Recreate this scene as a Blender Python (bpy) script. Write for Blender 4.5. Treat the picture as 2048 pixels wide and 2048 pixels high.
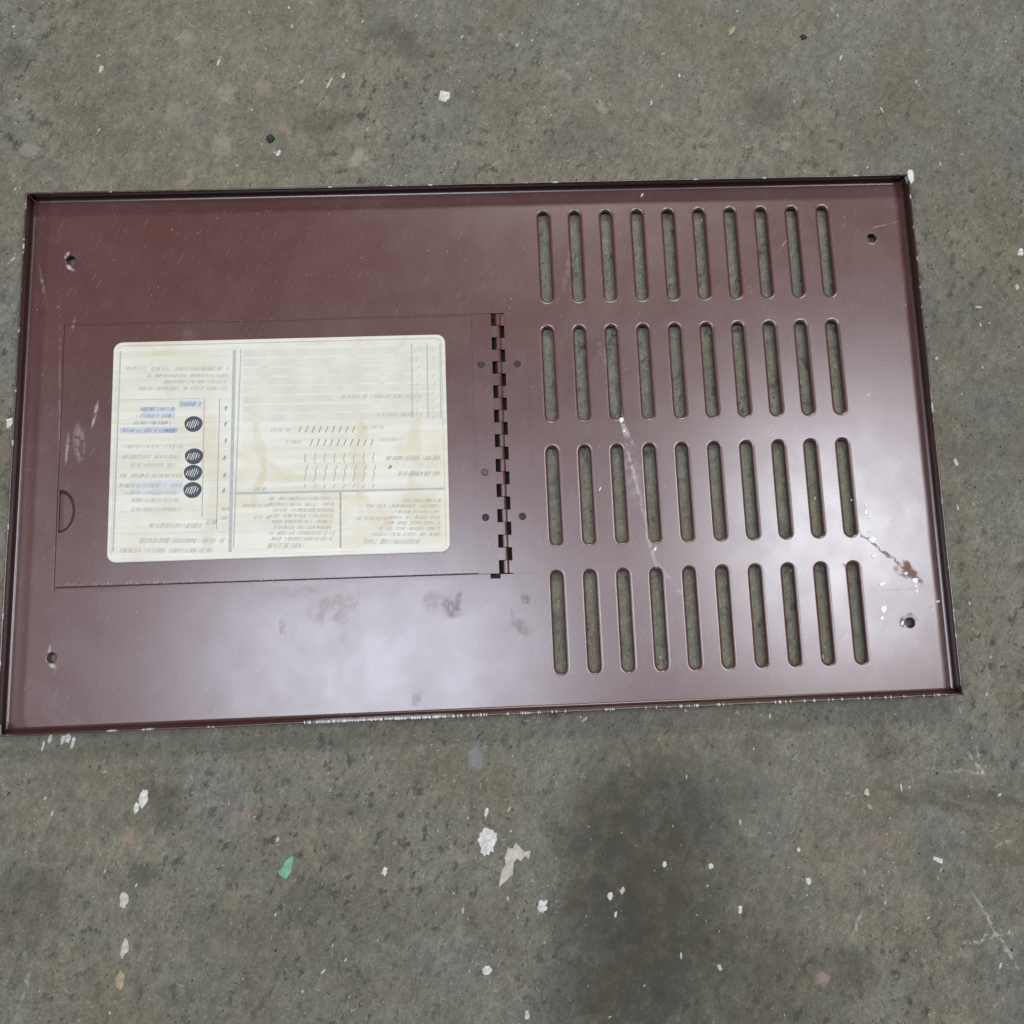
import bpy, bmesh, math, random
from mathutils import Vector, Matrix, Euler, noise
from mathutils.geometry import delaunay_2d_cdt
for o in list(bpy.data.objects): bpy.data.objects.remove(o)
S = bpy.context.scene
COL = S.collection
MM = 0.001
ZF = 6.0                       # height of the panel's face above the floor, mm

# ------------------------------------------------------------------ camera
CAM_ROT = (0.1512, -0.0250, -0.0352)
CAM_LOC = (306.08, 39.31, 591.2 + ZF)      # mm
F_PX = 1800.0                              # focal length for a 2048 px frame
cam_d = bpy.data.cameras.new('camera'); cam = bpy.data.objects.new('camera', cam_d); COL.objects.link(cam)
cam.location = [c*MM for c in CAM_LOC]; cam.rotation_euler = CAM_ROT
cam_d.sensor_width = 36.0; cam_d.lens = 36.0*F_PX/2048.0; cam_d.clip_start = 0.01; cam_d.clip_end = 50
cam_d.dof.use_dof = False
S.camera = cam
RM = Euler(CAM_ROT, 'XYZ').to_matrix()
def at(u, v, z=ZF):
    """a point measured in the photograph (2048 px) -> mm on the horizontal plane z (mm above floor)"""
    d = RM @ Vector(((u-1024)/F_PX, -(v-1024)/F_PX, -1.0))
    t = (z-CAM_LOC[2])/d.z
    return (CAM_LOC[0]+t*d.x, CAM_LOC[1]+t*d.y)

# ------------------------------------------------------------------ world and lamps
W = bpy.data.worlds.new('World'); S.world = W; W.use_nodes = True
W.node_tree.nodes['Background'].inputs[0].default_value = (0.97, 0.98, 1.0, 1)
W.node_tree.nodes['Background'].inputs[1].default_value = 0.06
def lamp(name, loc, sx, sy, power, col, rot=(0, 0, 0)):
    d = bpy.data.lights.new(name, 'AREA'); d.shape = 'RECTANGLE'; d.size = sx; d.size_y = sy
    d.energy = power; d.color = col
    o = bpy.data.objects.new(name, d); COL.objects.link(o); o.location = loc; o.rotation_euler = rot
    return o
lamp('ceiling_or_fill_lamp', (-0.14, 0.0, 3.0), 1.25, 0.80, 43, (0.79, 0.86, 1.0))
lamp('ceiling_or_fill_lamp', (1.74, 0.42, 3.0), 0.70, 0.85, 44, (0.88, 0.92, 1.0))
lamp('ceiling_or_fill_lamp', (0.95, 3.1, 3.0), 1.3, 0.7, 84, (1.0, 0.97, 0.92))
lamp('ceiling_or_fill_lamp', (-2.3, 0.1, 2.6), 0.6, 1.8, 34, (0.88, 0.93, 1.0))  # added unseen fill light at left, brightens the right lips of the slots
S.view_settings.view_transform = 'Standard'; S.view_settings.look = 'None'
S.view_settings.exposure = 0.0; S.view_settings.gamma = 1.0
S.render.engine = 'CYCLES'
S.cycles.max_bounces = 4; S.cycles.diffuse_bounces = 3; S.cycles.glossy_bounces = 3
S.render.resolution_x = S.render.resolution_y = 1024

# ------------------------------------------------------------------ node helpers
class NT:
    def __init__(s, name, dim='3D'):
        s.dim = dim
        s.m = bpy.data.materials.new(name); s.m.use_nodes = True
        s.t = s.m.node_tree; s.n = s.t.nodes; s.b = s.n['Principled BSDF']
        s.co = s.n.new('ShaderNodeTexCoord').outputs['Object']
    def lk(s, a, b): s.t.links.new(a, b)
    def val(s, inp, v):
        if hasattr(v, 'is_linked') or isinstance(v, bpy.types.NodeSocket): s.lk(v, inp)
        else: inp.default_value = v
    def noise(s, scale, detail=3, rough=0.55, co=None, col=False, dist=0.0):
        n = s.n.new('ShaderNodeTexNoise'); n.noise_dimensions = s.dim; n.inputs['Scale'].default_value = scale
        n.inputs['Detail'].default_value = detail; n.inputs['Roughness'].default_value = rough
        n.inputs['Distortion'].default_value = dist
        s.lk(co or s.co, n.inputs['Vector']); return n.outputs['Color' if col else 'Fac']
    def voro(s, scale, co=None, out='Distance', rnd=1.0):
        n = s.n.new('ShaderNodeTexVoronoi'); n.voronoi_dimensions = s.dim; n.inputs['Scale'].default_value = scale
        n.inputs['Randomness'].default_value = rnd
        s.lk(co or s.co, n.inputs['Vector']); return n.outputs[out]
    def rng(s, v, a, b, c=0.0, d=1.0, smooth=False):
        n = s.n.new('ShaderNodeMapRange'); n.clamp = True
        if smooth: n.interpolation_type = 'SMOOTHSTEP'
        s.val(n.inputs['Value'], v)
        for k, x in zip(('From Min', 'From Max', 'To Min', 'To Max'), (a, b, c, d)): s.val(n.inputs[k], x)
        return n.outputs['Result']
    def math(s, op, a, b=0.0):
        n = s.n.new('ShaderNodeMath'); n.operation = op; s.val(n.inputs[0], a); s.val(n.inputs[1], b); return n.outputs[0]
    def mix(s, f, a, b, mode='MIX'):
        n = s.n.new('ShaderNodeMix'); n.data_type = 'RGBA'; n.blend_type = mode
        s.val(n.inputs['Factor'], f)
        for k, x in ((6, a), (7, b)):
            if isinstance(x, tuple): n.inputs[k].default_value = (*x[:3], 1)
            else: s.lk(x, n.inputs[k])
        return n.outputs[2]
    def warp(s, scale, amp, co=None):
        c = s.noise(scale, 3, co=co, col=True)
        a = s.n.new('ShaderNodeVectorMath'); a.operation = 'MULTIPLY_ADD'
        s.lk(c, a.inputs[0]); a.inputs[1].default_value = (amp, amp, 0)
        h = s.n.new('ShaderNodeVectorMath'); h.operation = 'ADD'
        s.lk(co or s.co, h.inputs[0]); h.inputs[1].default_value = (-amp/2, -amp/2, 0)
        s.lk(h.outputs[0], a.inputs[2]); return a.outputs[0]
    def flat(s, co):
        m = s.n.new('ShaderNodeVectorMath'); m.operation = 'MULTIPLY_ADD'; s.lk(co, m.inputs[0])
        m.inputs[1].default_value = (1, 1, 0); m.inputs[2].default_value = (0, 0, 1); return m.outputs[0]
    def blob(s, co, x, y, rx, ry, ang=0.0, soft=0.5):
        # co is homogeneous (x, y, 1): two dot products give the blob's own coordinates
        c_, s_ = math.cos(ang), math.sin(ang); k = 1/MM
        def dot(vx, vy, v0):
            d = s.n.new('ShaderNodeVectorMath'); d.operation = 'DOT_PRODUCT'; s.lk(co, d.inputs[0])
            d.inputs[1].default_value = (vx, vy, v0); return d.outputs['Value']
        a = dot(c_*k/rx, s_*k/rx, -(c_*x+s_*y)/rx); b = dot(-s_*k/ry, c_*k/ry, -(-s_*x+c_*y)/ry)
        m = s.n.new('ShaderNodeMath'); m.operation = 'MULTIPLY_ADD'; s.lk(a, m.inputs[0]); s.lk(a, m.inputs[1]); s.lk(s.math('MULTIPLY', b, b), m.inputs[2])
        return s.rng(m.outputs[0], (1-soft)**2, (1+soft)**2, 1, 0, True)
    def bump(s, h, strength, dist, nrm=None):
        b = s.n.new('ShaderNodeBump'); b.inputs['Strength'].default_value = strength; b.inputs['Distance'].default_value = dist
        s.lk(h, b.inputs['Height'])
        if nrm: s.lk(nrm, b.inputs['Normal'])
        return b.outputs[0]
    def done(s, col=None, rough=None, nrm=None, **kw):
        i = s.b.inputs
        if col is not None:
            if isinstance(col, tuple): i['Base Color'].default_value = (*col, 1)
            else: s.lk(col, i['Base Color'])
        if rough is not None: s.val(i['Roughness'], rough)
        if nrm is not None: s.lk(nrm, i['Normal'])
        for k, v in kw.items(): s.val(i[k.replace('_', ' ')], v)
        return s.m

def lineblob(n, co, u0, v0, u1, v1, w, soft=0.6, z=ZF):
    """a stroke mark between two measured points, w mm half-wide"""
    a, b = at(u0, v0, z), at(u1, v1, z)
    L = math.hypot(b[0]-a[0], b[1]-a[1])
    return n.blob(co, (a[0]+b[0])/2, (a[1]+b[1])/2, L/2, w, math.atan2(b[1]-a[1], b[0]-a[0]), soft)

# ------------------------------------------------------------------ materials
def mat_floor():
    n = NT('worn_concrete', '2D'); fl = n.flat(n.co)
    big = n.noise(3.2, 2, 0.55); mid = n.noise(14, 4, 0.6); mid2 = n.noise(45, 3, 0.65)
    def rotst(ang, k):
        m = n.n.new('ShaderNodeMapping'); m.vector_type = 'TEXTURE'; n.lk(n.co, m.inputs['Vector']); m.inputs['Rotation'].default_value = (0, 0, math.radians(ang)); m.inputs['Scale'].default_value = (k, 1, 1); return m.outputs[0]
    st = rotst(63, 1.6)
    fine = n.noise(200, 3, 0.72, co=st); grit = n.noise(640, 2, 0.7, co=st)
    c = n.mix(n.rng(big, 0.35, 0.65), (0.173, 0.158, 0.112), (0.163, 0.155, 0.120))
    c = n.mix(n.rng(mid, 0.44, 0.72), c, (0.152, 0.132, 0.088))
    c = n.mix(n.rng(n.noise(9, 4, 0.6, co=n.warp(3, .1)), 0.52, 0.70, 0, .6), c, (0.147, 0.146, 0.129))
    def mul(c, v): 
        return n.mix(1.0, c, v, 'MULTIPLY')
    def grey(v):
        k = n.n.new('ShaderNodeCombineColor')
        for i in range(3): n.lk(v, k.inputs[i])
        return k.outputs[0]
    c = mul(c, grey(n.rng(mid2, 0.25, 0.75, 0.80, 1.20)))
    c = mul(c, grey(n.rng(fine, 0.25, 0.75, 0.76, 1.24)))
    c = mul(c, grey(n.rng(grit, 0.25, 0.75, 0.80, 1.20)))
    wp = n.warp(60, 0.010, fl)
    # grime: dark pits, clustered
    pit = n.math('MULTIPLY', n.rng(n.noise(130, 3, 0.7, co=rotst(63, 1.5)), 0.57, 0.70), n.rng(n.noise(5, 3), 0.36, 0.56))
    c = n.mix(n.math('MULTIPLY', pit, 0.78), c, (0.045, 0.043, 0.038))
    pit2 = n.rng(n.voro(150, wp), 0.05, 0.16, 1, 0)
    pit2 = n.math('MULTIPLY', pit2, n.rng(n.noise(75, 2), 0.56, 0.62))
    c = n.mix(n.math('MULTIPLY', pit2, 0.75), c, (0.03, 0.03, 0.03))
    # pale aggregate flecks
    for sc, th, k, colr in ((210, .10, .55, (0.46, 0.44, 0.37)), (95, .075, .62, (0.42, 0.37, 0.29)), (380, .12, .5, (0.52, 0.51, 0.46))):
        sp = n.rng(n.voro(sc, n.warp(sc*1.3, 1.6/sc, fl)), th*.5, th, 1, 0)
        sp = n.math('MULTIPLY', sp, n.rng(n.noise(sc*.45, 2), 0.54, 0.60))
        c = n.mix(n.math('MULTIPLY', sp, k), c, colr)
    # dark patches, largest at lower centre, and coloured stains of their own shape
    w2 = n.warp(35, 0.022, n.warp(160, 0.008, fl))
    mottle = n.rng(n.noise(75, 4, .75), .30, .60, .42, 1.0)
    dk = (0.050, 0.045, 0.031)
    for u, v, rx, ry, a, k in ((1290, 1730, 40, 58, .15, .60), (1235, 1960, 36, 62, -.1, .66), (1430, 1990, 62, 36, 0, .46), (1340, 1610, 46, 22, .2, .42), (1220, 1800, 16, 60, 0, .3), (1400, 1800, 40, 50, 0, .25),
                               (800, 78, 20, 7, -.6, .42), (655, 248, 22, 6, .1, .40), (25, 115, 12, 8, .3, .35), (322, 1603, 9, 13, .6, .50),
                               (1140, 1684, 11, 8, -.5, .62), (1530, 215, 16, 10, -.2, .40), (1140, 265, 18, 9, 0, .25), (1760, 1494, 10, 9, 0, .42), (1512, 1494, 8, 8, 0, .33),
                               (1985, 1600, 34, 4, -.25, .5), (1850, 1600, 26, 4, -.3, .42), (1700, 1940, 14, 10, 0, .4), (60, 1760, 14, 8, -.3, .35), (30, 1830, 24, 18, 0, .34),
                               (1930, 620, 34, 26, .3, .26), (1980, 850, 30, 40, 0, .22), (1900, 300, 60, 50, 0, .15), (560, 1900, 60, 40, 0, .16), (300, 1745, 8, 6, 0, .45), (620, 1800, 16, 9, .2, .3)):
        x, y = at(u, v, 0); c = n.mix(n.math('MULTIPLY', n.math('MULTIPLY', n.blob(w2, x, y, rx, ry, a, .7), mottle), k*1.2), c, dk)
    for u, v, rx, ry, a, k, cl in ((487, 1634, 8, 10, .8, .50, (0.40, 0.24, 0.20)), (572, 261, 5, 5, 0, .60, (0.46, 0.25, 0.18)), (455, 183, 7, 6, 0, .55, (0.42, 0.34, 0.26)),
                                   (528, 174, 5, 6, .2, .5, (0.42, 0.31, 0.24)), (355, 228, 10, 7, .2, .45, (0.38, 0.31, 0.25)), (450, 295, 7, 7, 0, .5, (0.44, 0.41, 0.32)), (372, 80, 6, 5, 0, .45, (0.42, .35, .28)),
                                   (62, 300, 6, 8, 0, .5, (0.44, .41, .33)), (368, 350, 4, 9, -.5, .55, (0.42, .28, .22)), (705, 260, 10, 8, 0, .35, (0.40, .35, .27)), (711, 315, 6, 5, .6, .6, (0.48, .46, .34)),
                                   (1747, 1683, 10, 5, -.2, .45, (0.33, 0.20, 0.15)), (1646, 1962, 6, 3.6, -.2, .8, (0.52, 0.30, 0.25)), (932, 1719, 6, 4, -.5, .6, (0.42, 0.28, 0.18)), (902, 1712, 3, 4, 0, .5, (0.42, 0.31, 0.24)),
                                   (478, 1800, 9, 8, 0, .4, (0.30, .23, .12)), (1440, 1443, 12, 8, 0, .3, (0.22, .13, .10)), (1930, 1893, 4, 3, 0, .6, (.46, .36, .30)), (246, 1680, 3, 5, -.3, .6, (0.5, .28, .2)),
                                   (950, 1512, 6, 8, 0, .45, (0.34, 0.38, 0.44)), (1333, 235, 4, 5, 0, .5, (.46, .36, .30)), (1197, 220, 5, 5, 0, .5, (.48, .40, .33)), (1570, 290, 6, 5, .7, .55, (.46, .36, .28)), (1130, 152, 4, 5, 0, .5, (.46, .36, .30))):
        x, y = at(u, v, 0); c = n.mix(n.math('MULTIPLY', n.blob(w2, x, y, rx*.72, ry*.72, a, .7), k*.68), c, tuple(.7*q+.3*.19 for q in cl))
    # chalky scratches, lower right
    wl = n.warp(120, 0.006, fl); brk = n.rng(n.noise(260, 3), 0.42, 0.58)
    for (a, b, cc, d, w, k) in ((1957, 1806, 2031, 1927, .9, .85), (1930, 1886, 2014, 1866, 1.1, .9), (1957, 1495, 1862+95, 1545, .6, .5), (1932, 1503, 1966, 1540, .7, .6), (1884, 1540, 1966, 1546, .6, .6),
                            (1995, 1690, 2022, 1682, .6, .8), (1598, 1500, 1575, 1540, .8, .55), (1722, 1826, 1708, 1865, .9, .8), (1728, 1738, 1730, 1754, 1.1, .8), (60, 1935, 40, 2015, 1.0, .5)):
        c = n.mix(n.math('MULTIPLY', n.math('MULTIPLY', lineblob(n, wl, a, b, cc, d, w, .8, 0), brk), k*.62), c, (0.50, 0.49, 0.43))
    h = n.math('ADD', n.math('MULTIPLY', fine, 0.6), n.math('MULTIPLY', grit, 0.3))
    nr = n.bump(h, 0.40, 0.0010)
    return n.done(c, n.rng(mid2, .3, .7, .62, .85), nr, Specular_IOR_Level=0.35)

MAROON = (0.092, 0.0268, 0.0202)
def mat_paint(name, wear=0.0, marks=False, tone=1.0):
    n = NT(name, '2D' if marks else '3D'); fl = n.flat(n.co)
    cl = n.noise(11, 3, 0.6)
    c = n.mix(n.rng(cl, .35, .68), MAROON, (0.104, 0.033, 0.025))
    c = n.mix(n.rng(n.noise(900, 2), .35, .7, 0, .35), c, (0.13, 0.060, 0.056))
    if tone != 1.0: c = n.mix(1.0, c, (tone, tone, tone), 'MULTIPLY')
    film = n.rng(n.noise(18, 5, .65, co=n.warp(7, .06)), .45, .75, 0, .06)          # dust film
    c = n.mix(film, c, (0.26, 0.22, 0.20))
    rough = n.rng(n.noise(40, 2, .6), .3, .7, .285, .315)
    nz = n.math('ADD', n.math('MULTIPLY', n.noise(480, 1), .045), n.math('MULTIPLY', n.noise(6, 0), 1.6))
    nr = n.bump(nz, 0.25, 0.0009)
    if marks:
        wp = n.warp(70, 0.010, n.warp(260, 0.004, fl)); tan = (0.20, 0.135, 0.10); pale = (0.50, 0.46, 0.47)
        brk = n.rng(n.noise(190, 4, .7), .40, .60)
        gr = n.rng(n.noise(170, 4, .75), .34, .62)
        for u, v, rx, ry, a, k, cl, rg_ in ((668, 1215, 12, 6, .35, .75, (0.20, 0.13, 0.09), .43), (690, 1262, 2, 9, .2, .3, (0.2, .13, .1), .42), (620, 1180, 16, 3, .1, .3, (0.17, .11, .075), .44), (640, 1120, 20, 3, .1, .35, (0.22, .15, .11), .42),
                                   (866, 1203, 5, 4.5, 0, .6, (0.18, .11, .085), .45), (900, 1212, 3.0, 6, .6, .7, (0.09, .045, .035), .5), (916, 1205, 1.6, 5, -.5, .6, (0.09, .045, .035), .5), (1052, 1196, 2.4, 3, -.4, .9, (0.07, .03, .025), .5), (1040, 1255, 5, 3, -.3, .7, (0.09, .045, .035), .5), (1020, 1232, 1.2, 3, 0, .6, (0.09, .045, .035), .5),
                                   (835, 1395, 2.4, 4, 0, .5, (0.1, .05, .04), .45), (120, 1440, 9, 12, 0, .2, (0.12, .07, .05), .4), (270, 1390, 18, 10, 0, .15, (0.12, .07, .05), .4), (378, 668, 4, 4.5, 0, .6, (0.09, .03, .02), .5), (565, 1255, 1.6, 4, .2, .5, (0.1, .05, .04), .45),
                                   (1812, 1234, 2.4, 1.2, .6, 1.1, (0.05, .03, .025), .6), (1827, 1234, 1.3, 1.8, 0, 1.1, (0.05, .03, .025), .6), (1805, 1246, .9, 2.6, .2, 1.0, (0.06, .03, .025), .6), (1690, 1135, 1.2, 1.6, 0, .9, (0.06, .03, .025), .6)):
            x, y = at(u, v); f = n.math('MULTIPLY', n.math('MULTIPLY', n.blob(wp, x, y, rx, ry, a, .85), gr), k)
            c = n.mix(f, c, cl); rough = n.mix(f, rough, (rg_, rg_, rg_))
        # rust run by the lower right screw hole
        for (a, b, cc, d, w, k) in ((1722, 1066, 1812, 1140, .7, .45), (1812, 1134, 1836, 1156, 2.2, .8), (1796, 1138, 1822, 1148, 2.4, .4)):
            f = n.math('MULTIPLY', lineblob(n, wp, a, b, cc, d, w, .8), n.math('MULTIPLY', n.rng(n.noise(240, 3), .3, .55), k))
            c = n.mix(f, c, (0.17, 0.065, 0.022)); rough = n.mix(f, rough, (.85, .85, .85))
        ws = n.warp(140, 0.0016, fl)
        for (a, b, cc, d, w, k) in ((1222, 690, 1248, 850, .6, .35), (1240, 838, 1262, 880, 1.1, .55), (1252, 885, 1300, 1080, .7, .42), (1296, 1080, 1318, 1150, .7, .45), (1318, 1130, 1360, 1185, .8, .4), (134, 532, 146, 540, .9, .9), (131, 515, 137, 505, .7, .9), (146, 528, 150, 516, .6, .7), (94, 1318, 100, 1296, .8, .9), (100, 1330, 110, 1334, .8, .8), (1738, 486, 1752, 488, .4, .7),
                                    (1560, 500, 1580, 470, .35, .35), (158, 858, 162, 912, 2.6, .32), (196, 812, 186, 850, .8, .6), (88, 590, 80, 540, .9, .3), (150, 640, 145, 660, 1.1, .35), (138, 870, 134, 920, .8, .45),
                                    (1745, 455, 1790, 445, .3, .3), (1860, 1215, 1880, 1203, .4, .5), (770, 1208, 776, 1250, .4, .0), (120, 660, 118, 920, .5, .12), (1770, 1180, 1840, 1178, .3, .3),
                                    (1130, 560, 1150, 470, 1.6, .10), (1200, 690, 1222, 740, 2.0, .10), (1258, 900, 1270, 990, 5, .14)):
            f = n.math('MULTIPLY', n.math('MULTIPLY', lineblob(n, ws, a, b, cc, d, w, .8), brk), k)
            c = n.mix(f, c, pale); rough = n.mix(f, rough, (.7, .7, .7))
        # fine hairline scuffs, slanted
        m = n.n.new('ShaderNodeMapping'); m.vector_type = 'TEXTURE'; n.lk(n.co, m.inputs['Vector']); m.inputs['Rotation'].default_value = (0, 0, math.radians(64)); m.inputs['Scale'].default_value = (1/75, 1/950, 1)
        hs = n.rng(n.noise(1.0, 2, .5, co=m.outputs[0]), .66, .76, 0, .16)
        c = n.mix(hs, c, (0.36, 0.32, 0.31))
    if wear:
        g = n.n.new('ShaderNodeNewGeometry')
        wz = n.n.new('ShaderNodeSeparateXYZ'); n.lk(n.co, wz.inputs[0])
        rimz = n.rng(wz.outputs['Z'], (FH-1.1)*MM, (FH-.2)*MM)
        f = n.math('MULTIPLY', rimz, n.rng(n.noise(90, 5, .75), .60-.04*wear, .66-.04*wear))
        a = at(640, 1432); b = at(900, 1420)
        f2 = n.math('MULTIPLY', n.blob(fl, (a[0]+b[0])/2, a[1]-2, (b[0]-a[0])/2, 14, 0, .15), n.rng(n.noise(330, 3, .7), .36, .50))
        f2 = n.math('MULTIPLY', f2, n.rng(wz.outputs['Z'], 3*MM, 6*MM))
        f = n.math('MAXIMUM', f, f2)
        c = n.mix(f, c, (0.50, 0.49, 0.48)); rough = n.mix(f, rough, (.5, .5, .5))
    return n.done(c, rough, nr, Specular_IOR_Level=1.0, IOR=1.55)

FH = 12.0                     # height of the turned-up edge above the face, mm
def mat_plain(name, col, rough=.6, var=.25, scale=120, metal=0.0):
    n = NT(name); v = n.noise(scale, 4, .65)
    c = n.mix(n.rng(v, .3, .7), tuple(x*(1-var) for x in col), tuple(min(1, x*(1+var)) for x in col))
    nr = n.bump(n.noise(scale*4, 3), .35, .0005)
    return n.done(c, rough, nr, Metallic=metal)

def mat_plate():
    n = NT('yellowed_label_plastic', '2D'); fl = n.flat(n.co)
    c = n.mix(n.rng(n.noise(16, 4, .6), .35, .7), (0.67, 0.635, 0.49), (0.76, 0.735, 0.63))
    mp = n.n.new('ShaderNodeMapping'); n.lk(n.co, mp.inputs['Vector']); mp.inputs['Scale'].default_value = (9, 260, 1); mp.inputs['Rotation'].default_value = (0, 0, 0)
    c = n.mix(n.rng(n.noise(1.0, 2, co=mp.outputs[0]), .4, .7, 0, .55), c, (0.80, 0.79, 0.72))
    w = n.warp(45, .016, n.warp(150, .005, fl)); tan = (0.62, 0.50, 0.31)
    for (a, b, cc, d, wd, k) in ((532, 700, 528, 760, 2.0, .5), (528, 760, 512, 860, 2.2, .35), (512, 840, 525, 960, 2.2, .5), (524, 940, 515, 1010, 2.4, .55), (605, 690, 592, 800, 1.6, .4), (712, 690, 716, 860, 2.2, .5), (716, 860, 722, 1000, 3.0, .6), (722, 990, 745, 1030, 4, .6),
                                 (762, 740, 760, 800, 2.2, .5), (808, 690, 806, 770, 3.5, .55), (835, 850, 822, 950, 3.0, .6), (828, 960, 835, 1040, 5, .5), (770, 1010, 760, 1060, 4.5, .5), (730, 1040, 760, 1070, 9, .4), (840, 1040, 880, 1075, 6, .45), (740, 1060, 700, 1065, 7, .35),
                                 (345, 770, 342, 800, 2, .45), (420, 820, 425, 990, 3.5, .35), (425, 1010, 418, 1090, 3, .55), (350, 870, 365, 850, 4, .3), (480, 910, 640, 975, 2.0, .4), (640, 980, 730, 1015, 2, .45), (270, 1060, 330, 1080, 20, .2), (262, 700, 300, 690, 10, .15), (500, 870, 480, 1080, 3, .2), (875, 860, 885, 1000, 7, .35), (560, 1000, 575, 1060, 8, .2)):
        c = n.mix(n.math('MULTIPLY', lineblob(n, w, a, b, cc, d, wd, .85), n.math('MULTIPLY', n.rng(n.noise(60, 4), .3, .6, .35, 1), k*.8)), c, tan)
    c = n.mix(n.rng(n.noise(34, 4, .6, co=n.warp(12, .05)), .56, .74, 0, .3), c, tan)
    nr = n.bump(n.noise(300, 2), .12, .0004)
    return n.done(c, n.rng(n.noise(40, 3), .3, .7, .34, .46), nr, Specular_IOR_Level=.5)

M_FLOOR = mat_floor()
M_FACE = mat_paint('maroon_paint_marked', marks=True)
M_PAINT = mat_paint('maroon_paint')
M_RIM = mat_paint('maroon_paint_worn_edge_shaded', wear=1.0, tone=.55)  # tone darkens the flange paint to stand in for shade on its walls
M_PLATE = mat_plate()
M_RIVET = mat_plain('dark_rivet_paint', (0.045, 0.016, 0.014), .5)
M_BARE = mat_plain('bare_scuffed_metal', (0.66, 0.66, 0.64), .5, .15, 300)
M_KNUCKLE = mat_plain('maroon_hinge_paint', (0.105, 0.045, 0.045), .40, .2, 200)
M_BLACK = mat_plain('hinge_gap_shade_black', (0.012, 0.011, 0.011), .8)  # near-black colour painted as shade in the hinge gap
M_PIN = mat_plain('hinge_pin_steel', (0.06, 0.045, 0.045), .5)
M_WHITE = mat_plain('white_paint_flake', (0.60, 0.585, 0.53), .65, .32, 420)
M_FLECK = mat_plain('bright_white_paint', (0.88, 0.87, 0.85), .45, .05, 300)
M_CREAM = mat_plain('cream_paint_flake', (0.50, 0.465, 0.37), .65, .28, 260)
M_TAN = mat_plain('tan_flake', (0.36, 0.28, 0.165), .7, .2, 260)
M_GREEN = mat_plain('green_paint_flake', (0.17, 0.36, 0.23), .6, .25, 200)
M_DARK = mat_plain('dark_stone', (0.022, 0.027, 0.034), .7, .3, 300)
M_DIRT = mat_plain('dark_dirt', (0.045, 0.042, 0.036), .8, .3, 300)
M_GRIT = mat_plain('pale_grit', (0.46, 0.44, 0.37), .75, .3, 300)
M_INK = mat_plain('faded_grey_ink', (0.42, 0.41, 0.34), .6, .25, 500)
M_INKD = mat_plain('dark_grey_ink', (0.25, 0.255, 0.245), .6, .25, 500)
M_INKB = mat_plain('faded_blue_ink', (0.16, 0.22, 0.42), .6, .25, 500)
M_RULE = mat_plain('pale_grey_rule', (0.45, 0.47, 0.44), .6, .15, 400)
M_BAND = mat_plain('pale_band_print', (0.67, 0.655, 0.55), .5, .08, 60)
M_WASH = mat_plain('pale_blue_wash', (0.60, 0.61, 0.60), .5, .1, 80)
M_NAVY = mat_plain('navy_print', (0.045, 0.055, 0.085), .5, .2, 400)
M_RUSTSHADE = mat_plain('rusty_shaded_paint', (0.060, 0.024, 0.015), .7, .35, 300)  # rust, darkened to include the shade under the scoop's arc

# ------------------------------------------------------------------ mesh helpers (all in mm)
def mesh_obj(name, verts, faces, mat, parent=None, loc=None, smooth=False):
    me = bpy.data.meshes.new(name); me.from_pydata([(v[0]*MM, v[1]*MM, v[2]*MM) for v in verts], [], faces)
    me.update(); bm = bmesh.new(); bm.from_mesh(me); bmesh.ops.recalc_face_normals(bm, faces=bm.faces); bm.to_mesh(me); bm.free()
    if smooth:
        for p in me.polygons: p.use_smooth = True
    me.materials.append(mat)
    o = bpy.data.objects.new(name, me); COL.objects.link(o)
    if parent: o.parent = parent
    if loc: o.location = loc
    return o
class MB:
    def __init__(s): s.v = []; s.f = []
    def add(s, vs, fs):
        k = len(s.v); s.v += [tuple(v) for v in vs]; s.f += [tuple(i+k for i in f) for f in fs]
    def box(s, x0, y0, z0, x1, y1, z1):
        s.add([(x0,y0,z0),(x1,y0,z0),(x1,y1,z0),(x0,y1,z0),(x0,y0,z1),(x1,y0,z1),(x1,y1,z1),(x0,y1,z1)],
              [(0,3,2,1),(4,5,6,7),(0,1,5,4),(1,2,6,5),(2,3,7,6),(3,0,4,7)])
    def prism(s, pts, z0, z1, inset=0.0, dz=0.0):
        n = len(pts); cx = sum(p[0] for p in pts)/n; cy = sum(p[1] for p in pts)/n
        def ins(p, d):
            l = math.hypot(p[0]-cx, p[1]-cy) or 1; k = max(0, 1-d/l); return (cx+(p[0]-cx)*k, cy+(p[1]-cy)*k)
        rings = [[(p[0], p[1], z0) for p in pts], [(p[0], p[1], z1-dz) for p in pts]]
        if inset: rings.append([(*ins(p, inset), z1) for p in pts])
        vs = [v for r in rings for v in r]; fs = [tuple(range(n))[::-1], tuple(range(n*(len(rings)-1), n*len(rings)))]
        for r in range(len(rings)-1):
            for i in range(n): fs.append((r*n+i, r*n+(i+1) % n, (r+1)*n+(i+1) % n, (r+1)*n+i))
        s.add(vs, fs)
    def build(s, name, mat, parent=None, loc=None, smooth=False): return mesh_obj(name, s.v, s.f, mat, parent, loc, smooth)

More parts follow.
